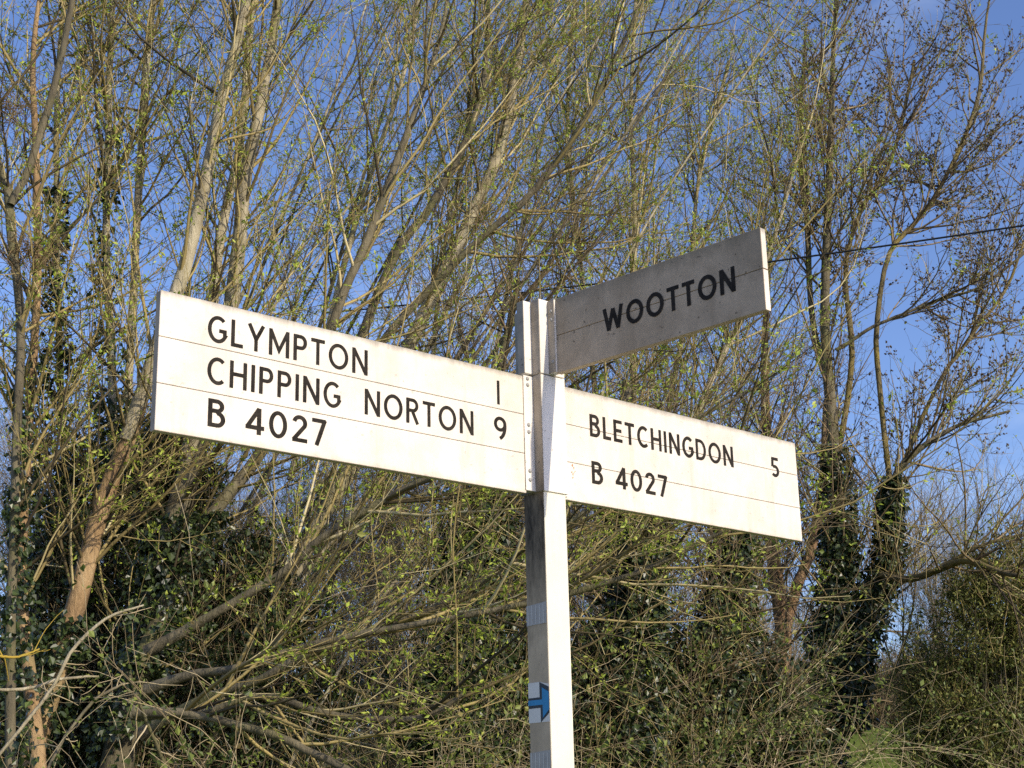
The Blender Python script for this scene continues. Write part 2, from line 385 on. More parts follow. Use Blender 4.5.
# rust stain on the right board: a thin ragged film
rng0 = np.random.default_rng(5); V = []; Q = []
for k in range(9):
    a = rng0.normal(0, 1, 2); cx_, cz_, r_ = .1055 + a[0] * .004, -.247 + a[1] * .012, rng0.uniform(.001, .0035)
    n0 = len(V); y_ = -TH / 2 - .0006 - k * .00005
    V += [(cx_ - r_, y_, cz_), (cx_, y_, cz_ - r_ * 1.5), (cx_ + r_, y_, cz_ + r_ * .2), (cx_ + r_ * .1, y_, cz_ + r_ * 1.4)]; Q.append((n0, n0 + 1, n0 + 2, n0 + 3))
np_mesh('rust_stain', V, Q, plain('rust', (.45, .20, .09), .8, .3), F2, smooth=False)

# tape bands and waymark on the shaded face of the post (face x = -.0415)
def sheet(name, poly, xoff, material, parent):
    bm = bmesh.new(); vs_ = [bm.verts.new((-.0415 - xoff, -y, z)) for y, z in poly]; bm.faces.new(vs_)
    bmesh.ops.recalc_face_normals(bm, faces=bm.faces)
    return bm_obj(name, bm, material, parent)
def post_z(px, py):                                        # height of a pixel row on the post
    d = FWD + CX * (px - 512) / FPX + CU * (384 - py) / FPX
    n = np.array([-cos(radians(42)), -sin(radians(42)), 0]); P = np.array([.0832, 4.0931, 1.6]) + n * .0415
    return (EYE + d * (((P - EYE) @ n) / (d @ n)))[2]
def tape(py0, py1):
    za, zb_ = post_z(537, py0), post_z(537, py1); poly = [(-.0405, zb_), (-.0405, za - .002)]
    r = np.random.default_rng(int(py0))
    poly += [(.0400, za + .003)] + [(.0400 - abs(r.normal(0, .0014)), za + (zb_ - za) * q) for q in np.linspace(.1, .9, 8)] + [(.0395, zb_ + .002)]
    t_ = sheet('tape', poly, .0012, M['tape'], POST)
    for k in range(5):
        y_ = -.034 + k * .015
        sheet('tape_ridge', [(y_, zb_ + .003), (y_ + .002, zb_ + .003), (y_ + .002, za - .003), (y_, za - .003)], .0018, M['st_white'], t_)
    return t_
POST = [o for o in SIG.children if o.name == 'post'][0]
tape(604, 625); tape(752, 776)
z1_, z0_ = post_z(540, 682), post_z(540, 722.5); zh = z1_ - z0_
Y_ = lambda u: -.0408 + .0812 * u; ZZ = lambda v: z0_ + zh * v
sheet('waymark', [(Y_(0), ZZ(0)), (Y_(0), ZZ(1)), (Y_(.55), ZZ(1)), (Y_(1), ZZ(.93)), (Y_(1), ZZ(0))], .0012, M['st_white'], POST)
wm = [o for o in POST.children if o.name == 'waymark'][0]
wm_o = sheet('waymark', [(Y_(0), ZZ(.36)), (Y_(0), ZZ(.62)), (Y_(.55), ZZ(.62)), (Y_(.55), ZZ(1)), (Y_(.99), ZZ(.86)), (Y_(.99), ZZ(.22)), (Y_(.58), ZZ(0)), (Y_(.58), ZZ(.36))], .0018, M['st_black'], POST)
wm_o.name = 'arrow_outline'
sheet('arrow', [(Y_(0), ZZ(.43)), (Y_(0), ZZ(.56)), (Y_(.67), ZZ(.56)), (Y_(.67), ZZ(.86)), (Y_(.99), ZZ(.74)), (Y_(.99), ZZ(.30)), (Y_(.69), ZZ(.11)), (Y_(.69), ZZ(.43))], .0024, M['st_blue'], POST)
for o in (wm_o, [c for c in POST.children if c.name == 'arrow'][0]):
    o.parent = wm

# ------------------------------------------------------------------ plant growth
def norm(v): return v / (np.linalg.norm(v, axis=-1, keepdims=True) + 1e-9)
def tubes(P, R, sides):
    """P (N,K,3) centre lines, R (N,K) radii -> vertices, quads"""
    N, K, _ = P.shape
    T = np.empty_like(P); T[:, 1:-1] = P[:, 2:] - P[:, :-2]; T[:, 0] = P[:, 1] - P[:, 0]; T[:, -1] = P[:, -1] - P[:, -2]
    T = norm(T); md = norm(P[:, -1] - P[:, 0])
    ref = np.where(np.abs(md[:, 2:3]) > .8, np.array([[1., .2, 0]]), np.array([[.1, .2, 1.]]))
    ref = np.broadcast_to(ref[:, None], T.shape)
    A = norm(ref - (ref * T).sum(-1, keepdims=True) * T); B = np.cross(T, A)
    th = np.arange(sides) * 2 * pi / sides
    V = P[:, :, None] + (A[:, :, None] * np.cos(th)[:, None] + B[:, :, None] * np.sin(th)[:, None]) * R[:, :, None, None]
    idx = np.arange(N * K * sides).reshape(N, K, sides)
    a = idx[:, :-1]; b = idx[:, 1:]
    Q = np.stack([a, np.roll(a, -1, 2), np.roll(b, -1, 2), b], -1).reshape(-1, 4)
    return V.reshape(-1, 3), Q
def smooth_path(pts, n):
    """Catmull-Rom through (x,y,z,r) points"""
    P = np.array(pts, float); P = np.vstack([2 * P[0] - P[1], P, 2 * P[-1] - P[-2]])
    m = len(P) - 3; out = []
    for u in np.linspace(0, m - 1e-6, n):
        i = int(u); t = u - i; p0, p1, p2, p3 = P[i:i + 4]
        out.append(.5 * ((2 * p1) + (-p0 + p2) * t + (2 * p0 - 5 * p1 + 4 * p2 - p3) * t * t + (-p0 + 3 * p1 - 3 * p2 + p3) * t ** 3))
    return np.array(out)
def grow(rng, pos, d, length, r0, r1, K, wander, trop, tropw):
    N = len(pos); P = np.empty((N, K + 1, 3)); R = np.empty((N, K + 1)); P[:, 0] = pos; R[:, 0] = r0
    d = norm(d); trop = np.asarray(trop, float)
    for k in range(K):
        d = norm(d + rng.normal(0, wander, (N, 3)) + trop * tropw)
        P[:, k + 1] = P[:, k] + d * (length / K)[:, None]
        R[:, k + 1] = r0 + (r1 - r0) * ((k + 1) / K)
    return P, R
def spawn(rng, P, R, n, t0, t1, ang, sd_, upbias=0):
    N, K1, _ = P.shape
    ln = np.linalg.norm(P[:, -1] - P[:, 0], axis=-1); i = rng.choice(N, n, p=ln / ln.sum())
    t = rng.uniform(t0, t1, n) * (K1 - 1); k = np.minimum(t.astype(int), K1 - 2); f = (t - k)[:, None]
    pos = P[i, k] * (1 - f) + P[i, k + 1] * f; rad = R[i, k] * (1 - f[:, 0]) + R[i, k + 1] * f[:, 0]
    tan = norm(P[i, k + 1] - P[i, k]); rv = rng.normal(0, 1, (n, 3)); rv[:, 2] += upbias
    side = norm(rv - (rv * tan).sum(-1, keepdims=True) * tan)
    a = np.radians(np.clip(rng.normal(ang, sd_, n), 5, 110))[:, None]
    return pos, tan * np.cos(a) + side * np.sin(a), rad
def leaf_quads(rng, pos, d, ln, wd, droop=0, outward=None):
    """folded rhombic leaves: pos (N,3), d direction"""
    N = len(pos); d = norm(d + np.array([0, 0, -droop]))
    rv = rng.normal(0, 1, (N, 3))
    if outward is not None: s = norm(np.cross(d, outward + rv * .35))
    else: s = norm(np.cross(d, rv))
    nn = np.cross(s, d)
    l = ln[:, None]; w = wd[:, None]
    V = np.stack([pos, pos + d * l * .45 + s * w * .5 + nn * w * .18, pos + d * l, pos + d * l * .45 - s * w * .5 + nn * w * .18], 1)
    return V.reshape(-1, 3), np.arange(N * 4).reshape(N, 4)
def leaves_on(rng, P, R, n, ln, wd, clump=3, spread=.012, t0=.1, ang=50):
    pos, d, _ = spawn(rng, P, R, max(1, n // clump), t0, 1.0, ang, 25)
    pos = np.repeat(pos, clump, 0); d = np.repeat(d, clump, 0)
    pos = pos + rng.normal(0, spread, pos.shape); d = d + rng.normal(0, .55, d.shape)
    k = rng.uniform(.35, 1.0, len(pos)) ** 1.0 * np.repeat(rng.uniform(.6, 1.6, len(pos) // clump), clump)
    return leaf_quads(rng, pos, d, ln * k, wd * k * rng.uniform(.8, 1.2, len(pos)))
def ivy_leaves(rng, path, n, rad_fn, size):
    """glossy leaves clothing a stem; path (K,4)"""
    K = len(path); cl = max(1, n // 14)
    ct = rng.uniform(0, 1, cl); ca = rng.uniform(0, 2 * pi, cl); cg = rng.uniform(.5, 1.25, cl)
    i = rng.integers(0, cl, n); t = np.clip(ct[i] + rng.normal(0, .022, n), 0, .999); a = ca[i] + rng.normal(0, .45, n)
    u = t * (K - 1); k = np.minimum(u.astype(int), K - 2); f = (u - k)[:, None]
    c = path[k] * (1 - f) + path[k + 1] * f
    rr = c[:, 3] + rad_fn(t) * cg[i] * rng.uniform(.25, 1.1, n)
    out = np.stack([np.cos(a), np.sin(a), rng.normal(0, .15, n)], -1)
    pos = c[:, :3] + out * rr[:, None]
    d = norm(out * .5 + rng.normal(0, .5, (n, 3)) + np.array([0, 0, -.7]))
    s = size * rng.uniform(.55, 1.2, n)
    return leaf_quads(rng, pos, d, s, s * .85, 0, out)

def px_path(pts, Y, dY=0, n=26, wob=0, rng=None):
    """stem from (px, py, width_px[, Y]) points"""
    out = []
    for k, p in enumerate(pts):
        y = p[3] if len(p) > 3 else Y + dY * k / (len(pts) - 1)
        w = at(p[0], p[1], y); out.append((*w, max(.0015, p[2] * .5 * mpp(y))))
    P = smooth_path(out, n)
    if rng is not None: P[1:, :3] += np.cumsum(rng.normal(0, wob, (n - 1, 3)), 0) * .5
    return P
def ground_stem(P):
    """carry a stem path down to the ground below its first point"""
    b = P[0].copy(); gz = ground_z(b[1])
    if b[2] <= gz + .05: return P
    d = P[0] - P[3]; d[2] = min(d[2], -1e-3); sl = np.clip(d[:2] / -d[2], -.6, .6) if abs(d[2]) > 1e-3 else np.zeros(2)
    h = b[2] - gz; n = 6; ext = []
    for k in range(n, 0, -1):
        f = k / n; ext.append([b[0] + sl[0] * h * f * (1 - .3 * f), b[1] + sl[1] * h * f * (1 - .3 * f), b[2] - h * f, b[3] * (1 + .35 * f)])
    return np.vstack([np.array(ext), P])
def stem_group(P): return P[None, :, :3], P[None, :, 3]

def crown(rng, root, base, stems, n1, l1, n2, l2, n3, l3, nleaf, lsize, M_br, M_tw, M_lf, a1=38, a2=40, trop=(0, 0, 1), tw=.06,
          w=.09, r1=.010, r2=.0038, r3=.0022, t0=.25, lw=.40, clump=4, ymin=5.6, tw2=None, leaf_name='foliage', upb=0, lspread=.011):
    """branches, twigs and leaves over stem paths [(P,R)...]"""
    tw2 = tw if tw2 is None else tw2
    n1s = max(1, n1 // len(stems)); bp = []
    br = []
    tot = sum(np.linalg.norm(p[0, -1] - p[0, 0]) for p, _ in stems)
    for p, r in stems:
        m = max(1, int(round(n1 * np.linalg.norm(p[0, -1] - p[0, 0]) / tot)))
        pos, d, rad = spawn(rng, p, r, m, t0, .98, a1, 14, upb)
        ln = l1 * rng.uniform(.45, 1.25, m)
        br.append(grow(rng, pos, d, ln, np.minimum(rad * .6, r1 * (.5 + ln / l1 * .6)), .0022, 8, w, trop, tw))
    P1 = np.concatenate([b[0] for b in br]); R1 = np.concatenate([b[1] for b in br])
    # twigs grow from the branches and from the upper stems
    pos, d, rad = spawn(rng, P1, R1, n2, .12, 1, a2, 16, upb)
    ln = l2 * rng.uniform(.35, 1.3, n2); P2, R2 = grow(rng, pos, d, ln, np.minimum(rad * .8, r2 * rng.uniform(.7, 1.2, n2)), .0014, 5, w * 1.1, trop, tw2)
    pos, d, rad = spawn(rng, P2, R2, n3, .1, 1, 42, 18)
    ln = l3 * rng.uniform(.3, 1.3, n3); P3, R3 = grow(rng, pos, d, ln, np.minimum(rad * .9, r3), .0010, 3, w * 1.3, trop, tw2)
    def keep(P, R):
        k = P[:, :, 1].min(1) > ymin; return P[k], R[k]
    P1, R1 = keep(P1, R1); P2, R2 = keep(P2, R2); P3, R3 = keep(P3, R3)
    V, Q = tubes(P1, R1, 5); np_mesh('branches', V, Q, M_br, root, offset=base)
    V2, Q2 = tubes(P2, R2, 3); V3, Q3 = tubes(P3, R3, 3)
    np_mesh('twigs', np.vstack([V2, V3]), np.vstack([Q2, Q3 + len(V2)]), M_tw, root, offset=base)
    if nleaf:
        Va, Qa = leaves_on(rng, P3, R3, int(nleaf * .6), lsize, lsize * lw, clump, lspread); Vb, Qb = leaves_on(rng, P2, R2, int(nleaf * .4), lsize, lsize * lw, clump, lspread)
        np_mesh(leaf_name, np.vstack([Va, Vb]), np.vstack([Qa, Qb + len(Va)]), M_lf, root, smooth=False, offset=base)
    return P1, R1, P2, R2

def tree(name, label, cat, stems, bark_m, seed, group=None, bark_list=None, ivy=None, base=None, stem_name='trunk', **kw):
    """stems: list of (points, Y, dY, grounded)"""
    rng = np.random.default_rng(seed); paths = []
    for k, s in enumerate(stems):
        P = px_path(s[0], s[1], s[2], 30, .004, rng)
        if s[3]: P = ground_stem(P)
        paths.append(P)
    b = paths[0][0, :3].copy() if base is None else np.array(base)
    if group is None and name != 'bare_tree': group = {'willow_tree': 'willows behind the signpost', 'ivy_clad_tree': 'ivy clad trunks'}.get(name)
    root = empty(name, b); tag(root, label, cat, group)
    for k, P in enumerate(paths):
        V, Q = tubes(*stem_group(P), 10 if P[:, 3].max() > .02 else 7)
        np_mesh(stem_name if stems[k][3] else 'limb', V, Q, M[bark_list[k]] if bark_list else M[bark_m], root, offset=b)
    sg = [stem_group(P) for P in paths]
    res = crown(rng, root, b, sg, **kw) if kw else None
    if ivy:
        VV, QQ, n = [], [], 0
        for (k, t_a, t_b, num, rad, size) in ivy:
            P = paths[k]; i0, i1 = int(t_a * (len(P) - 1)), max(int(t_a * (len(P) - 1)) + 3, int(t_b * (len(P) - 1)))
            sub = P[i0:i1 + 1]
            V, Q = ivy_leaves(rng, sub, num, lambda t, r=rad: r * (1.05 - .55 * t), size); VV.append(V); QQ.append(Q + n); n += len(V)
        o = np_mesh('ivy', np.vstack(VV), np.vstack(QQ), M['leaf_ivy'], root, smooth=False, offset=b); o['label'] = 'dark glossy ivy climbing the trunk'
    return root, rng, paths, b

OL, PA, BR, FA = M['twig_olive'], M['twig_pale'], M['twig_brown'], M['twig_far']
LS, LG = M['leaf_spring'], M['leaf_green']

# ------------------------------------------------------------------ left willows
tree('willow_tree', 'slim pale willow stems forking at the left edge, brown dead tuft in them', 'tree',
     [([(10, 780, 10), (11, 620, 9.5), (16, 480, 9), (22, 330, 9), (12, 230, 9), (8, 190, 9), (-4, 150, 7), (-16, 60, 5)], 7.8, .2, True),
      ([(11, 205, 8), (30, 165, 8), (48, 110, 8), (60, 60, 7), (72, 0, 6), (80, -60, 4)], 7.9, .2, False),
      ([(32, 700, 14), (22, 600, 11), (24, 500, 10), (31, 400, 9), (36, 320, 8), (38, 230, 8), (36, 140, 7), (33, 60, 6), (40, -20, 4)], 8.2, .3, True),
      ([(80, 560, 7, 9.6), (62, 420, 7, 9.6), (58, 300, 7), (56, 200, 6), (55, 90, 6), (62, -20, 4)], 8.6, .5, True)],
     'bark_pale', 11, bark_list=['bark_dark', 'bark_dark', 'bark_tan', 'bark_pale'],
     ivy=[(2, .05, .55, 1300, .10, .045), (0, .1, .5, 700, .07, .042), (3, .1, .7, 1300, .10, .045)], n1=90, l1=1.3, n2=800, l2=.55, n3=2200, l3=.2, nleaf=21000, lsize=.028, M_br=OL, M_tw=OL, M_lf=LS, tw=.07)
tree('willow_tree', 'willow with a thick tan trunk leaning right, behind the left end of the long board', 'tree',
     [([(42, 720, 21), (65, 640, 20), (80, 590, 19), (95, 530, 18), (110, 480, 17), (126, 440, 16), (142, 390, 15), (156, 345, 12)], 8.5, -.1, True),
      ([(126, 440, 15), (142, 390, 15), (160, 335, 15), (185, 260, 14), (205, 170, 13), (220, 100, 12), (240, 20, 10), (252, -40, 9)], 8.42, -.1, False),
      ([(128, 430, 8), (134, 300, 8), (140, 180, 8), (146, 90, 7), (158, -20, 5)], 8.9, .5, False),
      ([(110, 500, 9), (112, 380, 9), (106, 250, 8), (108, 120, 7), (112, 0, 6), (116, -60, 4)], 8.7, .3, False)],
     'bark_tan', 12, bark_list=['bark_tan', 'bark_pale', 'bark_pale', 'bark_pale'], ivy=[(0, .05, .36, 1500, .13, .048), (3, 0, .6, 1100, .10, .042)],
     n1=90, l1=1.5, n2=800, l2=.6, n3=2200, l3=.22, nleaf=12000, lsize=.030, M_br=OL, M_tw=OL, M_lf=LS, tw=.08, t0=.35)
tree('willow_tree', 'large willow with a dark forked trunk and long limbs reaching right behind the post', 'tree',
     [([(122, 740, 30), (142, 640, 26), (160, 570, 25), (172, 520, 22), (186, 465, 20), (208, 390, 17), (222, 345, 13)], 9.0, -.1, True),
      ([(186, 465, 17), (208, 390, 17), (226, 330, 16), (238, 260, 15), (246, 180, 13), (258, 120, 12), (270, 50, 10), (280, -20, 9)], 8.92, -.2, False),
      ([(208, 385, 12), (214, 290, 11), (224, 225, 10), (240, 150, 9), (248, 80, 9), (254, -20, 7)], 9.3, .5, False),
      ([(140, 668, 17), (168, 600, 16), (205, 525, 14), (262, 452, 12), (322, 350, 10), (345, 290, 9), (372, 230, 9), (405, 140, 7), (440, 40, 5), (452, -30, 3)], 8.8, .9, False),
      ([(146, 652, 13), (205, 619, 9), (280, 574, 8), (320, 539, 7.5), (365, 512, 8), (425, 478, 7), (490, 440, 6), (560, 380, 4), (640, 300, 2.5)], 8.4, -.4, False),
      ([(140, 735, 14), (190, 706, 9), (230, 690, 8), (262, 680, 8), (300, 658, 8), (350, 639, 8), (425, 612, 8), (470, 588, 8), (512, 559, 7), (580, 515, 6), (660, 440, 5), (760, 385, 3)], 8.0, -.6, False),
      ([(146, 690, 12), (190, 676, 9), (240, 668, 8), (330, 640, 7), (430, 622, 6), (512, 606, 6), (572, 592, 6), (640, 570, 5), (690, 546, 5), (724, 528, 3)], 7.6, -.5, False),
      ([(132, 715, 10), (200, 712, 8), (262, 697, 7), (330, 715, 7), (420, 718, 6), (464, 695, 4)], 7.5, -.3, False),
      ([(134, 712, 12), (205, 715, 8), (280, 738, 8), (356, 775, 7)], 7.3, -.2, False)],
     'bark_dark', 13, bark_list=['bark_dark', 'bark_pale', 'bark_pale', 'bark_dark', 'bark_dark', 'bark_dark', 'bark_dark', 'bark_dark', 'bark_dark'],
     ivy=[(0, 0, .6, 2600, .15, .047), (3, 0, .25, 700, .12, .045)],
     n1=180, l1=1.5, n2=1500, l2=.6, n3=4000, l3=.22, nleaf=38000, lsize=.028, M_br=OL, M_tw=OL, M_lf=LS, tw=.07, t0=.2)
tree('willow_tree', 'willow with a straight pale trunk leaning right above the long board', 'tree',
     [([(300, 560, 16), (370, 430, 15), (432, 300, 13), (470, 220, 12), (500, 150, 11), (518, 70, 10), (530, -20, 8)], 10.5, .4, True),
      ([(330, 420, 8), (384, 340, 8), (424, 295, 8), (480, 240, 7), (530, 195, 7), (580, 130, 6), (612, 68, 5), (635, 20, 4), (648, -30, 3)], 9.6, -.3, False),
      ([(352, 360, 10), (395, 256, 9), (432, 203, 8), (470, 130, 7), (486, 60, 6), (488, -30, 4)], 10, .2, False),
      ([(290, 480, 7), (330, 320, 6.5), (360, 200, 6), (400, 80, 4.5), (425, -30, 5)], 10.8, .4, False)],
     'bark_pale', 14, bark_list=['bark_pale', 'bark_dark', 'bark_dark', 'bark_pale'],
     n1=95, l1=1.4, n2=900, l2=.6, n3=2400, l3=.25, nleaf=23000, lsize=.028, M_br=OL, M_tw=OL, M_lf=LS, tw=.08, trop=(.25, 0, 1), t0=.3)
# fan of long shoots rising from the willow bed, arching right
fan = []
rg = np.random.default_rng(77)
for k in range(20):
    f = k / 19; x0 = 110 + 250 * f + rg.normal(0, 25); x1 = 310 + 500 * f + rg.normal(0, 40); Y = rg.uniform(9.5, 12)
    cxm = x0 + (x1 - x0) * .35 + rg.normal(0, 12); w0 = rg.uniform(2.8, 5.6)
    fan.append(([(x0, 600, w0), (cxm, 390, w0 * .85), ((cxm + x1) / 2 + rg.normal(0, 8), 170, w0 * .65), (x1, -30, w0 * .4)], Y, .4, True))
tree('willow_tree', 'thicket of slender willow shoots fanning up to the right across the sky', 'tree', fan, 'bark_dark', 15, stem_name='stem',
     bark_list=[['bark_dark', 'bark_pale', 'bark_dark'][k % 3] for k in range(20)],
     n1=125, l1=1.1, n2=1100, l2=.5, n3=3000, l3=.24, nleaf=24000, lsize=.028, M_br=OL, M_tw=OL, M_lf=LS, tw=.05, w=.11, trop=(.3, 0, 1), t0=.15, a1=36, a2=46)

# ------------------------------------------------------------------ middle willows behind the boards
tree('willow_tree', 'bright budding willow rising behind the shaded board', 'tree',
     [([(640, 640, 8), (636, 480, 7), (632, 340, 6), (634, 220, 5.5), (630, 110, 4.5), (636, -20, 4)], 12, .3, True),
      ([(650, 560, 7), (668, 420, 6), (690, 300, 5), (700, 180, 4), (730, 60, 4)], 12.3, .4, True),
      ([(610, 560, 7), (596, 400, 6), (580, 250, 5), (570, 120, 4), (580, -20, 4)], 12.6, .4, True),
      ([(660, 500, 6), (712, 380, 6), (760, 280, 5), (800, 150, 3)], 12.2, .2, True)],
     'bark_pale', 21, n1=190, l1=1.5, n2=1900, l2=.7, n3=4800, l3=.28, nleaf=50000, lsize=.03, M_br=OL, M_tw=OL, M_lf=LS, tw=.10, t0=.15, a1=34)
tree('willow_tree', 'twiggy grey willow just left of the post top, thinner than its neighbours', 'tree',
     [([(470, 640, 6), (480, 480, 5.5), (500, 330, 5), (530, 190, 4.5), (560, 60, 3), (575, -30, 3)], 13.5, .3, True),
      ([(440, 600, 6), (430, 420, 5), (442, 260, 4.5), (470, 110, 3.5), (480, -10, 3)], 13.8, .3, True)],
     'bark_pale', 22, n1=60, l1=1.3, n2=700, l2=.6, n3=1800, l3=.28, nleaf=7000, lsize=.03, M_br=BR, M_tw=FA, M_lf=LS, tw=.09, t0=.12)

# ------------------------------------------------------------------ ivy clad trunks under the right board
def ivy_tree(label, stems, seed, ivy, **kw):
    a = dict(n1=40, l1=1.3, n2=500, l2=.6, n3=1300, l3=.22, nleaf=2600, lsize=.03, M_br=BR, M_tw=BR, M_lf=LS, tw=.06, t0=.3, a1=50)
    a.update(kw)
    return tree('ivy_clad_tree', label, 'tree', stems, 'bark_dark', seed, ivy=ivy, **a)
ivy_tree('ivy covered trunk directly left of the white post', [([(468, 780, 22), (470, 660, 20), (474, 560, 17), (486, 470, 14), (500, 380, 10), (520, 280, 6)], 9.6, .2, True)], 31, [(0, .2, .85, 8500, .27, .05)])
ivy_tree('ivy covered trunk directly right of the white post', [([(626, 780, 22), (632, 660, 20), (628, 560, 17), (620, 470, 14), (626, 380, 10)], 9.9, .2, True), ([(632, 640, 9), (652, 560, 8), (664, 470, 6)], 9.8, 0, False)], 32, [(0, .2, .9, 6000, .20, .05), (1, .1, 1, 2200, .13, .05)])
ivy_tree('ivy covered trunk under the right end of the right board', [([(708, 780, 20), (714, 680, 18), (724, 600, 15), (736, 520, 12), (740, 430, 8)], 10.6, .2, True)], 33, [(0, .2, .9, 6000, .19, .05)])
tree('bare_tree', 'bare reddish barked tree forked in two, left of the ivy covered pair', 'tree',
     [([(757, 780, 20), (768, 700, 19), (783, 650, 17), (779, 600, 15), (772, 540, 13), (768, 470, 11), (764, 360, 8), (770, 240, 4)], 14, .3, True),
      ([(782, 640, 12), (796, 590, 11), (812, 545, 10), (822, 480, 8), (826, 400, 5)], 14.2, .3, False),
      ([(764, 705, 9), (800, 680, 7), (840, 640, 5), (880, 600, 3)], 14, .1, False)],
     'bark_red', 34, n1=70, l1=1.4, n2=800, l2=.6, n3=2000, l3=.25, nleaf=1200, lsize=.024, M_br=BR, M_tw=BR, M_lf=LS, tw=.08, t0=.3, a1=45)

# ------------------------------------------------------------------ right tree with dark catkins and buds
rt, rng_r, pr, rb = tree('budding_tree', 'tall open tree on the right with ivy covered twin trunks and dark brown buds', 'tree',
     [([(818, 790, 20), (822, 700, 18), (836, 600, 16), (838, 520, 14), (832, 420, 12), (825, 320, 10), (828, 220, 8.5), (831, 130, 7), (834, 40, 4.5), (838, -10, 4)], 13, .3, True),
      ([(838, 740, 17), (850, 690, 16), (872, 610, 14), (888, 560, 12), (892, 500, 9), (900, 470, 8), (925, 445, 6), (960, 425, 4), (1010, 410, 2.5)], 13, 0, True),
      ([(880, 575, 7), (910, 580, 7), (940, 570, 6.5), (965, 562, 6), (1000, 574, 5), (1040, 582, 4)], 12.9, -1.9, False),
      ([(892, 500, 6), (880, 400, 5.5), (876, 330, 5.5), (888, 256, 5), (912, 225, 5), (938, 190, 4.5), (966, 133, 4.5), (981, 83, 4), (985, 33, 3), (992, -20, 2)], 13, .4, False),
      ([(836, 470, 6), (852, 360, 6), (846, 270, 5), (862, 210, 4.5), (890, 165, 4), (905, 110, 4), (915, 60, 3)], 13.1, .2, False),
      ([(832, 400, 7), (812, 320, 6), (806, 220, 6), (800, 130, 5), (806, 30, 3)], 13.2, .3, False),
      ([(836, 350, 4), (875, 325, 3.5), (930, 302, 3), (980, 285, 2.5), (1040, 240, 2.5)], 13, -.3, False),
      ([(900, 470, 5), (940, 380, 4), (975, 330, 3.5), (1010, 280, 3), (1040, 190, 2)], 13.1, .2, False),
      ([(930, 572, 4, 12.2), (975, 548, 4, 12), (1040, 530, 3, 11.8)], 12.2, -.3, False),
      ([(868, 690, 6), (885, 680, 5), (905, 655, 4)], 12.8, 0, False)],
     'bark_moss', 41, bark_list=['bark_dark', 'bark_dark', 'bark_moss', 'bark_moss', 'bark_moss', 'bark_dark', 'bark_dark', 'bark_moss', 'bark_moss', 'bark_dark'],
     ivy=[(0, .12, .52, 8000, .17, .055), (1, .2, .66, 5000, .125, .055)],
     n1=280, l1=1.3, n2=2500, l2=.45, n3=6200, l3=.17, nleaf=12000, lsize=.026, M_br=BR, M_tw=OL, M_lf=LS, tw=.085, w=.11, t0=.3, a1=44, r1=.010, r2=.005, r3=.003)
# dark buds and catkins at the tips of the upper twigs
def buds(root, base, rng, n, size, zmin):
    tw_ = [c for c in root.children if c.name.startswith('twigs')][0]
    me = tw_.data; co = np.empty(len(me.vertices) * 3, np.float32); me.vertices.foreach_get('co', co); co = co.reshape(-1, 3)
    c = co[co[:, 2] + base[2] > zmin]; c = c[rng.choice(len(c), n // 2)]; c = np.repeat(c, 2, 0) + rng.normal(0, .005, (n // 2 * 2, 3))
    n = len(c); d = norm(rng.normal(0, .6, (n, 3)) + np.array([0, 0, .6])); a = norm(np.cross(d, rng.normal(0, 1, (n, 3)))); b = np.cross(d, a)
    s = (size * rng.uniform(.5, 1.2, n))[:, None]; h = s * .36
    V = np.stack([c, c + d * s * .5 + a * h, c + d * s * .5 + b * h, c + d * s * .5 - a * h, c + d * s * .5 - b * h, c + d * s], 1).reshape(-1, 3)
    f = np.array([(0, 2, 1), (0, 3, 2), (0, 4, 3), (0, 1, 4), (5, 1, 2), (5, 2, 3), (5, 3, 4), (5, 4, 1)])
    T = (np.arange(n)[:, None, None] * 6 + f).reshape(-1, 3)
    o = np_mesh('buds', V, None, M['bud'], root, T=T, smooth=False); o['label'] = 'dark brown buds and catkins on the upper twigs'
buds(rt, rb, rng_r, 16000, .027, 1.6 + 3.2)

# ------------------------------------------------------------------ shrubs and hedge
def shrub(name, label, cat, px, py_top, Y, wid, seed, ncane, nleaf, leafm, caneM, lsize=.03, ntw=1500, group=None, hgt=None, droop=.10, lw=.6, fill=0, r0=.0065):
    """arching canes from a rootstock, side shoots and leaves"""
    rng = np.random.default_rng(seed); top = at(px, py_top, Y); gz = ground_z(Y); H = max(.8, top[2] - gz)
    b = np.array([top[0], Y, gz]); root = empty(name, b); tag(root, label, cat, group)
    pos = b + np.stack([rng.normal(0, wid * .40, ncane), rng.normal(0, .35, ncane), np.zeros(ncane)], -1)
    d = np.stack([rng.normal(0, .35, ncane), rng.normal(0, .30, ncane), np.ones(ncane)], -1)
    ln = H * rng.uniform(.65, 1.45, ncane)
    P, R = grow(rng, pos, d, ln, r0 * rng.uniform(.6, 1.5, ncane), .0016, 12, .10, (0, 0, -1), droop)
    P[:, :, 1] = np.maximum(P[:, :, 1], 5.7)
    V, Q = tubes(P, R, 5); np_mesh('canes', V, Q, caneM, root, offset=b)
    p2, d2, r2 = spawn(rng, P, R, ntw, .15, 1, 52, 18)
    P2, R2 = grow(rng, p2, d2, .42 * rng.uniform(.3, 1.4, ntw) * min(1.6, H / 2), np.minimum(r2 * .7, .0032), .0012, 5, .14, (0, 0, 1), .0)
    P2[:, :, 1] = np.maximum(P2[:, :, 1], 5.7)
    V2, Q2 = tubes(P2, R2, 3); np_mesh('twigs', V2, Q2, caneM, root, offset=b)
    Va, Qa = leaves_on(rng, P2, R2, int(nleaf * .8), lsize, lsize * lw, 3, .02); Vb, Qb = leaves_on(rng, P, R, int(nleaf * .2), lsize, lsize * lw, 3, .02, t0=.2)
    np_mesh('foliage', np.vstack([Va, Vb]), np.vstack([Qa, Qb + len(Va)]), leafm, root, smooth=False, offset=b)
    return root
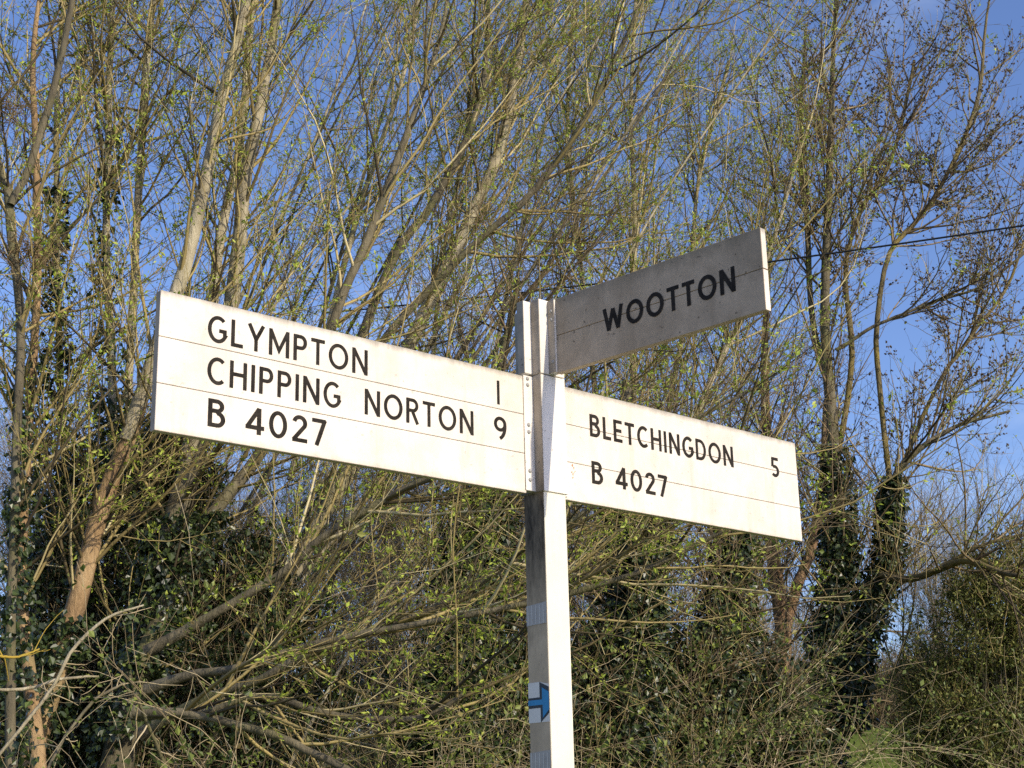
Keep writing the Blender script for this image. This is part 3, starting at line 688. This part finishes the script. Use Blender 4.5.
def bush(name, label, cat, blobs, Y, seed, nleaf, leafm, lsize, nst=260, M_tw=BR, lw=.6, group=None, clumps=120):
    """dense evergreen: many leaf clumps through lumpy volumes; blobs (px, py, rx_px, ry_px)"""
    rng = np.random.default_rng(seed); c0 = at(blobs[0][0], blobs[0][1], Y); b = np.array([c0[0], Y, ground_z(Y)])
    root = empty(name, b); tag(root, label, cat, group); C = []
    for (px, py, rx, ry) in blobs:
        c = at(px, py, Y); m = mpp(Y); n = clumps
        u = norm(rng.normal(0, 1, (n, 3))) * (rng.uniform(.15, 1, n) ** .45)[:, None]
        C.append(c + u * np.array([rx * m, min(rx, ry) * m * .8, ry * m]))
    C = np.vstack(C); C = C[C[:, 2] > b[2] + .1]; C[:, 1] = np.maximum(C[:, 1], 5.9)
    # boughs from the stock out to the clumps
    k = rng.choice(len(C), min(nst, len(C)), replace=False); e = C[k]; s = b + rng.normal(0, .12, (len(k), 3)) * np.array([1, 1, 0])
    t = np.linspace(0, 1, 9)[None, :, None]; P = s[:, None] * (1 - t) + e[:, None] * t; P[:, :, 2] += (np.sin(t * pi) * .25)[:, :, 0] * 1.0; P[:, 1:-1] += rng.normal(0, .03, P[:, 1:-1].shape)
    R = np.linspace(1, .12, 9)[None] * rng.uniform(.008, .018, len(k))[:, None]
    V, Q = tubes(P, R, 5); np_mesh('boughs', V, Q, M['bark_dark'], root, offset=b)
    i = rng.integers(0, len(C), nst * 12); P2, R2 = grow(rng, C[i] + rng.normal(0, .05, (len(i), 3)), rng.normal(0, 1, (len(i), 3)) + (C[i] - b) * .5, rng.uniform(.1, .4, len(i)), np.full(len(i), .0035), .001, 4, .15, (0, 0, 1), .05)
    V2, Q2 = tubes(P2, R2, 3); np_mesh('twigs', V2, Q2, M_tw, root, offset=b)
    i = rng.integers(0, len(C), nleaf // 2); pos = C[i] + rng.normal(0, .075, (len(i), 3)); d = rng.normal(0, 1, (len(i), 3)) + norm(C[i] - (b + np.array([0, 0, 1.]))) * .6
    ks = lsize * rng.uniform(.55, 1.25, len(i)); Va, Qa = leaf_quads(rng, pos, d, ks, ks * lw, .25)
    Vb, Qb = leaves_on(rng, P2, R2, nleaf // 2, lsize, lsize * lw, 3, .02)
    np_mesh('foliage', np.vstack([Va, Vb]), np.vstack([Qa, Qb + len(Va)]), leafm, root, smooth=False, offset=b)
    return root
LB, LI, LY = M['leaf_bramble'], M['leaf_ivy'], M['leaf_yew']
bush('ivy_bush', 'dark ivy mass at the foot of the left willows', 'bush', [(40, 720, 90, 90), (150, 720, 90, 110), (85, 560, 55, 110)], 9.6, 51, 26000, LI, .05, group='ivy masses under the trees')
bush('ivy_bush', 'dark ivy mass under the long limbs, below the left board', 'bush', [(215, 620, 75, 90), (260, 700, 90, 90), (170, 500, 45, 80)], 10.0, 52, 26000, LI, .05, group='ivy masses under the trees')
bush('ivy_bush', 'dark ivy mass low behind the white post', 'bush', [(480, 725, 80, 80), (570, 720, 70, 70)], 10.0, 53, 22000, LI, .05, group='ivy masses under the trees')
bush('ivy_bush', 'dark ivy mass low under the right board', 'bush', [(640, 725, 70, 80), (725, 715, 65, 90), (775, 745, 40, 45)], 10.8, 54, 28000, LI, .05, group='ivy masses under the trees')
bush('evergreen_bush', 'big round evergreen bush at the lower right corner', 'bush', [(985, 690, 90, 110), (1010, 610, 60, 70), (955, 730, 50, 70), (1060, 680, 80, 120)], 12.2, 55, 60000, LY, .04, nst=300, M_tw=OL, lw=.4)
shr = [(40, 735, 7.4, .8, 'low bramble bush at the lower left corner'), (200, 735, 7.2, .8, 'bramble tangle under the forked willow trunk'),
       (330, 640, 8.6, 1.0, 'bramble tangle with pale arching canes below the long board'), (415, 660, 9.2, 1.0, 'yellowish bramble tangle left of the post foot'),
       (590, 690, 9.2, 1.0, 'bramble tangle right of the post foot'), (680, 680, 9.6, 1.0, 'bramble tangle below the middle of the right board'),
       (700, 690, 10, .4, 'bramble tangle at the foot of the reddish tree'), (1050, 660, 9.8, .4, 'bramble canes trailing across the evergreen bush')]
for k, (px, py, Y, wd, lb) in enumerate(shr):
    dense = k not in (0, 1, 6, 7)
    shrub('bramble_bush', lb, 'bush', px, py, Y, wd, 60 + k, 24 if dense else 12, 13000 if dense else 4500, LB, PA if k % 3 else OL, .032, 1300 if dense else 420, 'brambles along the hedge')

# pale dead boughs lying across the lower left
rng = np.random.default_rng(90)
for lb, pts, Y, bk in [('pale dead bough rising from the lower left corner', [(-10, 765, 3.5), (25, 722, 3.5), (50, 690, 3.5), (72, 650, 3.5), (106, 618, 3), (142, 605, 2)], 6.6, 'bark_pale'),
                   ('dark dead bough slanting just right of the pale one', [(38, 790, 3), (66, 735, 3), (95, 700, 3), (122, 683, 2)], 6.7, 'bark_dark'),
                   ('dead stick leaning down to the right at the willow foot', [(128, 672, 3), (150, 728, 3.5), (170, 775, 4)], 6.5, 'bark_dark'),
                   ('orange lichen covered dead twig at the left edge', [(-10, 655, 3), (15, 656, 2.5), (38, 648, 1.5)], 6.8, 'lichen'),
                   ('pale dead branch lying level at the left edge', [(-10, 690, 3), (30, 688, 3.5), (62, 680, 3), (100, 678, 2)], 6.9, 'bark_pale')]:
    P = px_path(pts, Y, .3, 20, .003, rng); b = P[0, :3].copy()
    root = empty('dead_branch', b); tag(root, lb, 'branch', 'dead branches caught in the hedge')
    V1, Q1 = tubes(*stem_group(P), 7)
    pos, d, rad = spawn(rng, *stem_group(P), 5, .2, 1, 45, 15)
    P2, R2 = grow(rng, pos, d, rng.uniform(.08, .3, 5), rad * .6, .0012, 6, .15, (0, 0, 1), .0)
    V, Q = tubes(P2, R2, 4); np_mesh('bough', np.vstack([V1, V]), np.vstack([Q1, Q + len(V1)]), [M['twig_lichen']] * 2 if bk == 'lichen' else [M[bk], PA], root, offset=b, mi=[0] * len(Q1) + [1] * len(Q))
# brown dead leaf tufts lodged in the left willow
for k, (px, py, s) in enumerate([(30, 252, .07), (4, 108, .07)]):
    c = at(px, py, 7.7); n = 200; pos = c + rng.normal(0, 1, (n, 3)) * np.array([s * 1.2, s * .8, s * .6])
    P, R = grow(rng, pos, rng.normal(0, 1, (n, 3)), rng.uniform(.06, .22, n), np.full(n, .002), .001, 4, .3, (0, 0, -1), .1)
    V, Q = tubes(P, R, 3)
    tag(np_mesh('dead_tuft', V, Q, M['dead']), ['brown tuft of dead twigs caught above the long board left end', 'brown tuft of dead twigs at the left edge near the top'][k], 'dead twigs')

# ------------------------------------------------------------------ trees further back
def far_proto(seed, H=9):
    rng = np.random.default_rng(seed); root = empty('distant_tree'); sg = []
    for k in range(4):
        a = rng.uniform(0, 2 * pi); lean = rng.uniform(.05, .22)
        pts = [(.1 * cos(a), .1 * sin(a), 0, .06)]
        for q in (.3, .6, .85, 1): pts.append((cos(a) * lean * H * q + rng.normal(0, .1), sin(a) * lean * H * q + rng.normal(0, .1), H * q * rng.uniform(.92, 1), .055 * (1 - .85 * q)))
        P = smooth_path(pts, 24); V, Q = tubes(*stem_group(P), 7); np_mesh('trunk', V, Q, M['bark_pale'], root); sg.append(stem_group(P))
    crown(rng, root, np.zeros(3), sg, 240, 2.0, 3600, .9, 9000, .35, 5000, .035, FA, FA, LS, a1=38, tw=.08, t0=.08, r1=.014, r2=.006, r3=.0038, ymin=-99)
    return root
protos = [far_proto(101), far_proto(102), far_proto(103)]
def copy_tree(o, parent=None):
    c = o.copy(); COL.objects.link(c)
    if parent: c.parent = parent
    for ch in o.children: copy_tree(ch, c)
    return c
far = [(x_, y_, s_ * .56) for x_, y_, s_ in [(60, 15, 1.0), (190, 17, 1.0), (300, 15.5, .95), (390, 18, 1.05), (470, 16, .95), (560, 17, 1.0), (650, 16, .95), (720, 18.5, .9), (250, 21, 1.2), (430, 22, 1.15), (600, 22, 1.1), (345, 19, 1.0), (520, 20, 1.0), (110, 20, 1.1), (925, 21, 1.0), (1015, 19, 1.0), (-15, 14, 1.0), (800, 24, .9)]]
for k, (px, Y, sc) in enumerate(far):
    o = protos[k] if k < 3 else copy_tree(protos[k % 3])
    c = at(px, 700, Y); o.location = (c[0], Y, ground_z(Y)); o.rotation_euler = (0, 0, k * 1.7); o.scale = (sc, sc, sc)
    tag(o, 'grey brown twiggy tree in the dense wood behind the willows', 'tree', 'trees in the wood behind')
# brown far hedge on the rising field, right
for k, (px, Y, top) in enumerate([(790, 86, 650), (850, 88, 660), (905, 87, 650), (965, 90, 655)]):
    rng = np.random.default_rng(120 + k); c = at(px, 745, Y); b = np.array([c[0], Y, ground_z(Y)]); H = at(px, top, Y)[2] - b[2]
    root = empty('hedge_bush', b); tag(root, 'bare brown hedge bush far off on the green field', 'bush', 'bushes of the far hedge')
    n = 700; pos = b + np.stack([rng.normal(0, 1.6, n), rng.normal(0, .8, n), np.zeros(n)], -1)
    P, R = grow(rng, pos, rng.normal(0, .3, (n, 3)) + np.array([0, 0, 1]), H * rng.uniform(.5, 1.1, n), np.full(n, .03), .012, 6, .12, (0, 0, 1), .02)
    V, Q = tubes(P, R, 3); np_mesh('canes', V, Q, BR, root, offset=b)
    p2, d2, r2 = spawn(rng, P, R, 5000, .1, 1, 45, 15); P2, R2 = grow(rng, p2, d2, rng.uniform(.3, 1.2, 5000), np.full(5000, .016), .008, 3, .15, (0, 0, 1), .02)
    V, Q = tubes(P2, R2, 3); np_mesh('twigs', V, Q, BR, root, offset=b)

# ------------------------------------------------------------------ overhead cable
def cable(label, a, b, Ya, Yb, r, sag):
    A, B = at(*a, Ya), at(*b, Yb); A, B = A + (A - B) * 2.2, B + (B - A) * 2.2
    t = np.linspace(0, 1, 60)[:, None]; P = A * (1 - t) + B * t; P[:, 2] -= (4 * sag * t * (1 - t))[:, 0] - sag
    V, Q = tubes(P[None], np.full((1, 60), r), 6); tag(np_mesh('overhead_cable', V, Q, M['cable']), label, 'cable')
cable('black overhead cable sloping across the right tree', (772, 262), (1024, 226), 10.8, 10.0, .008, .12)
